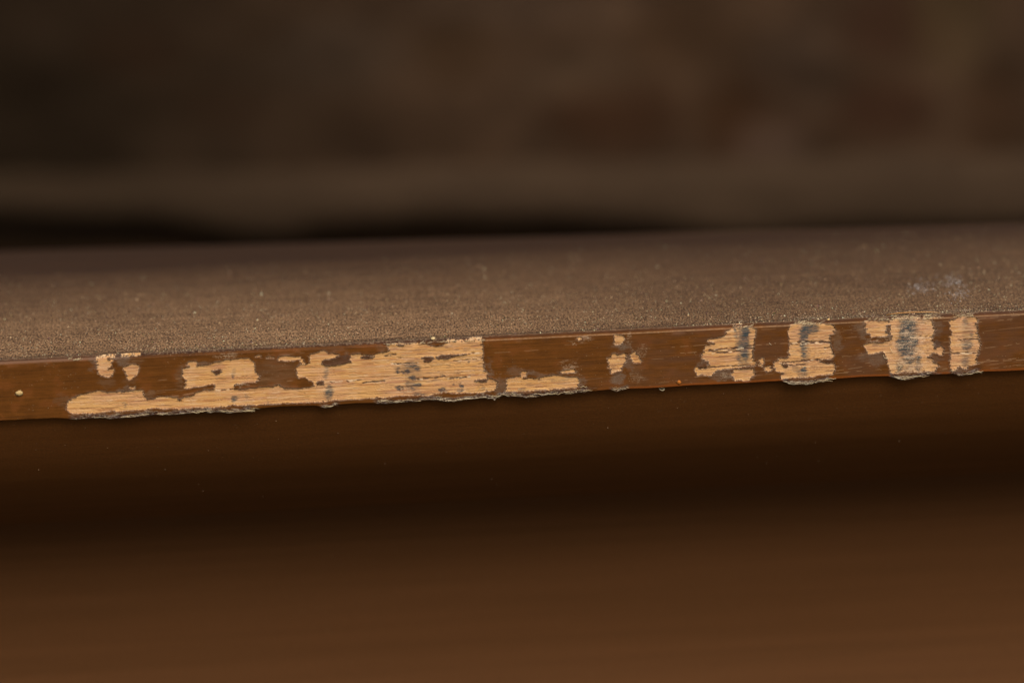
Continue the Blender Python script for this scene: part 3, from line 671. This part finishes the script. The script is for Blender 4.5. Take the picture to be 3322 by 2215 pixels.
# ------------------------------------------------------------------ blurred wall behind
WY = 0.90
wall = thing('rough_wall', 'mottled dark brown wall, far out of focus behind the counter', 'wall', (0, WY, -0.60))
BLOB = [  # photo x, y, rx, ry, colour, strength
 (120,450,330,300,(34,26,16),.8),(440,160,170,90,(46,30,18),.7),(740,350,140,90,(48,32,20),.5),(1480,160,130,120,(62,44,26),.6),(1100,180,220,120,(66,54,44),.5),(900,230,260,70,(56,46,36),.4),  # the first blob paints shade on the left of the wall
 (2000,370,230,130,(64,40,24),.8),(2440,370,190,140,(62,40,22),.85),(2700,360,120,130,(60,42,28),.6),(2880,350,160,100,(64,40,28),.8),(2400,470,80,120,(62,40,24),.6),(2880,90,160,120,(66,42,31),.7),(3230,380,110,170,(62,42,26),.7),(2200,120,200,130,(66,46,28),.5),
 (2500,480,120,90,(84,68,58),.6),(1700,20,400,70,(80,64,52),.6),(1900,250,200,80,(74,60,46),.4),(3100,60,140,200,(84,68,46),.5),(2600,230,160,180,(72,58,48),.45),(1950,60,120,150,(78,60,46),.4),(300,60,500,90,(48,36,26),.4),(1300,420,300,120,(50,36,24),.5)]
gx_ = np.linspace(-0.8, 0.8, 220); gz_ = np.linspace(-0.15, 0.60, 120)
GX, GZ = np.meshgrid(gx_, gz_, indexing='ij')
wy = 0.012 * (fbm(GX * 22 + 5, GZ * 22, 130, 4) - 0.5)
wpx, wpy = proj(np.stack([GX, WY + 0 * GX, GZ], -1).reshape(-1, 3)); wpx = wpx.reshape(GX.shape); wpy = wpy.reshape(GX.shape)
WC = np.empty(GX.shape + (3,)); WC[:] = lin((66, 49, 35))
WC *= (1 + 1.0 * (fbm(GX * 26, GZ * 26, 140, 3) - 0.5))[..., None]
WC = mix(WC, lin((35, 26, 16)), 0.95 * (1 - sstep(200, 1700, wpx)))  # dimmer light towards the left, put into the wall colour
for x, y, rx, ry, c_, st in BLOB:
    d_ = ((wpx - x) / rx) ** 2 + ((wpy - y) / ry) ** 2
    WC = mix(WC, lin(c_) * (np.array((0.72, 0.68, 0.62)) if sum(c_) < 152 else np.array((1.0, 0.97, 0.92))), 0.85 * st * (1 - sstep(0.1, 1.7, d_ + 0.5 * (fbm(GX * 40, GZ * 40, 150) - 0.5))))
def grid_faces(a, b):
    i_, j_ = np.meshgrid(np.arange(a - 1), np.arange(b - 1), indexing='ij')
    return np.stack([i_ * b + j_, (i_ + 1) * b + j_, (i_ + 1) * b + j_ + 1, i_ * b + j_ + 1], -1).reshape(-1, 4)
off_w = np.array((0, WY, -0.60))
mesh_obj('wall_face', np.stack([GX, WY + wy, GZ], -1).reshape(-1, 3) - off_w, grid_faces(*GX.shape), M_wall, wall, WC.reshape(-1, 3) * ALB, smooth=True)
# low ledge along the wall, tilted a little, with a recess under it
sx = np.linspace(-0.8, 0.8, 160); prof = [(WY + 0.012, -0.112), (WY - 0.004, -0.120), (WY - 0.010, -0.130), (WY - 0.012, -0.140), (WY - 0.012, -0.148), (WY - 0.009, -0.153), (WY + 0.03, -0.155)]
LV = np.array([[(x, y + 0.004 * (fbm(np.array([x * 30.]), np.array([q * 0.7]), 160)[0] - 0.5), z - (0.022 + 0.028 * (q >= 3)) * x + 0.004 * (fbm(np.array([x * 14.]), np.array([0.2]), 165)[0] - 0.5)) for q, (y, z) in enumerate(prof)] for x in sx])
# its lower edge, raised and lowered to shape the shaded gap beneath
lpx, _ = proj(np.stack([sx, 0 * sx + WY - 0.011, 0 * sx - 0.15], 1))
yb = np.interp(lpx, [-600, 0, 500, 640, 780, 900, 1010, 1150, 1400, 1800, 2050, 2300, 2500, 2650, 3322, 4000], [678, 680, 692, 710, 742, 752, 722, 702, 690, 692, 704, 738, 742, 724, 708, 700])
dz = np.array([unproject(a_, b_, WY - 0.011)[2] for a_, b_ in zip(lpx, yb)]) - LV[:, 4, 2]
LV[:, 3, 2] += dz * 0.6; LV[:, 4:, 2] += dz[:, None]
LC = np.empty(LV.shape); LC[:] = lin((63, 49, 36)); LC *= (1 + 0.5 * (fbm(LV[..., 0] * 30, LV[..., 2] * 60, 170) - 0.5))[..., None]
LC = mix(LC, lin((42, 32, 21)), 0.8 * (1 - sstep(-0.2, 0.0, LV[..., 0])))  # the same shade at left, put into the ledge colour
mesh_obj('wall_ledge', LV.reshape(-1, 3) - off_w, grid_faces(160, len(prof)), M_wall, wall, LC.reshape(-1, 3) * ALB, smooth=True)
bx = np.linspace(-0.8, 0.8, 40); bz = np.linspace(-0.60, -0.14, 14); BX, BZ = np.meshgrid(bx, bz, indexing='ij')
mesh_obj('wall_base', np.stack([BX, WY + 0.016 + 0.006 * (fbm(BX * 20, BZ * 20, 180) - 0.5), BZ], -1).reshape(-1, 3) - off_w, grid_faces(40, 14), M_wall, wall, np.tile(lin((54, 38, 24)) * ALB, (BX.size, 1)), smooth=True)
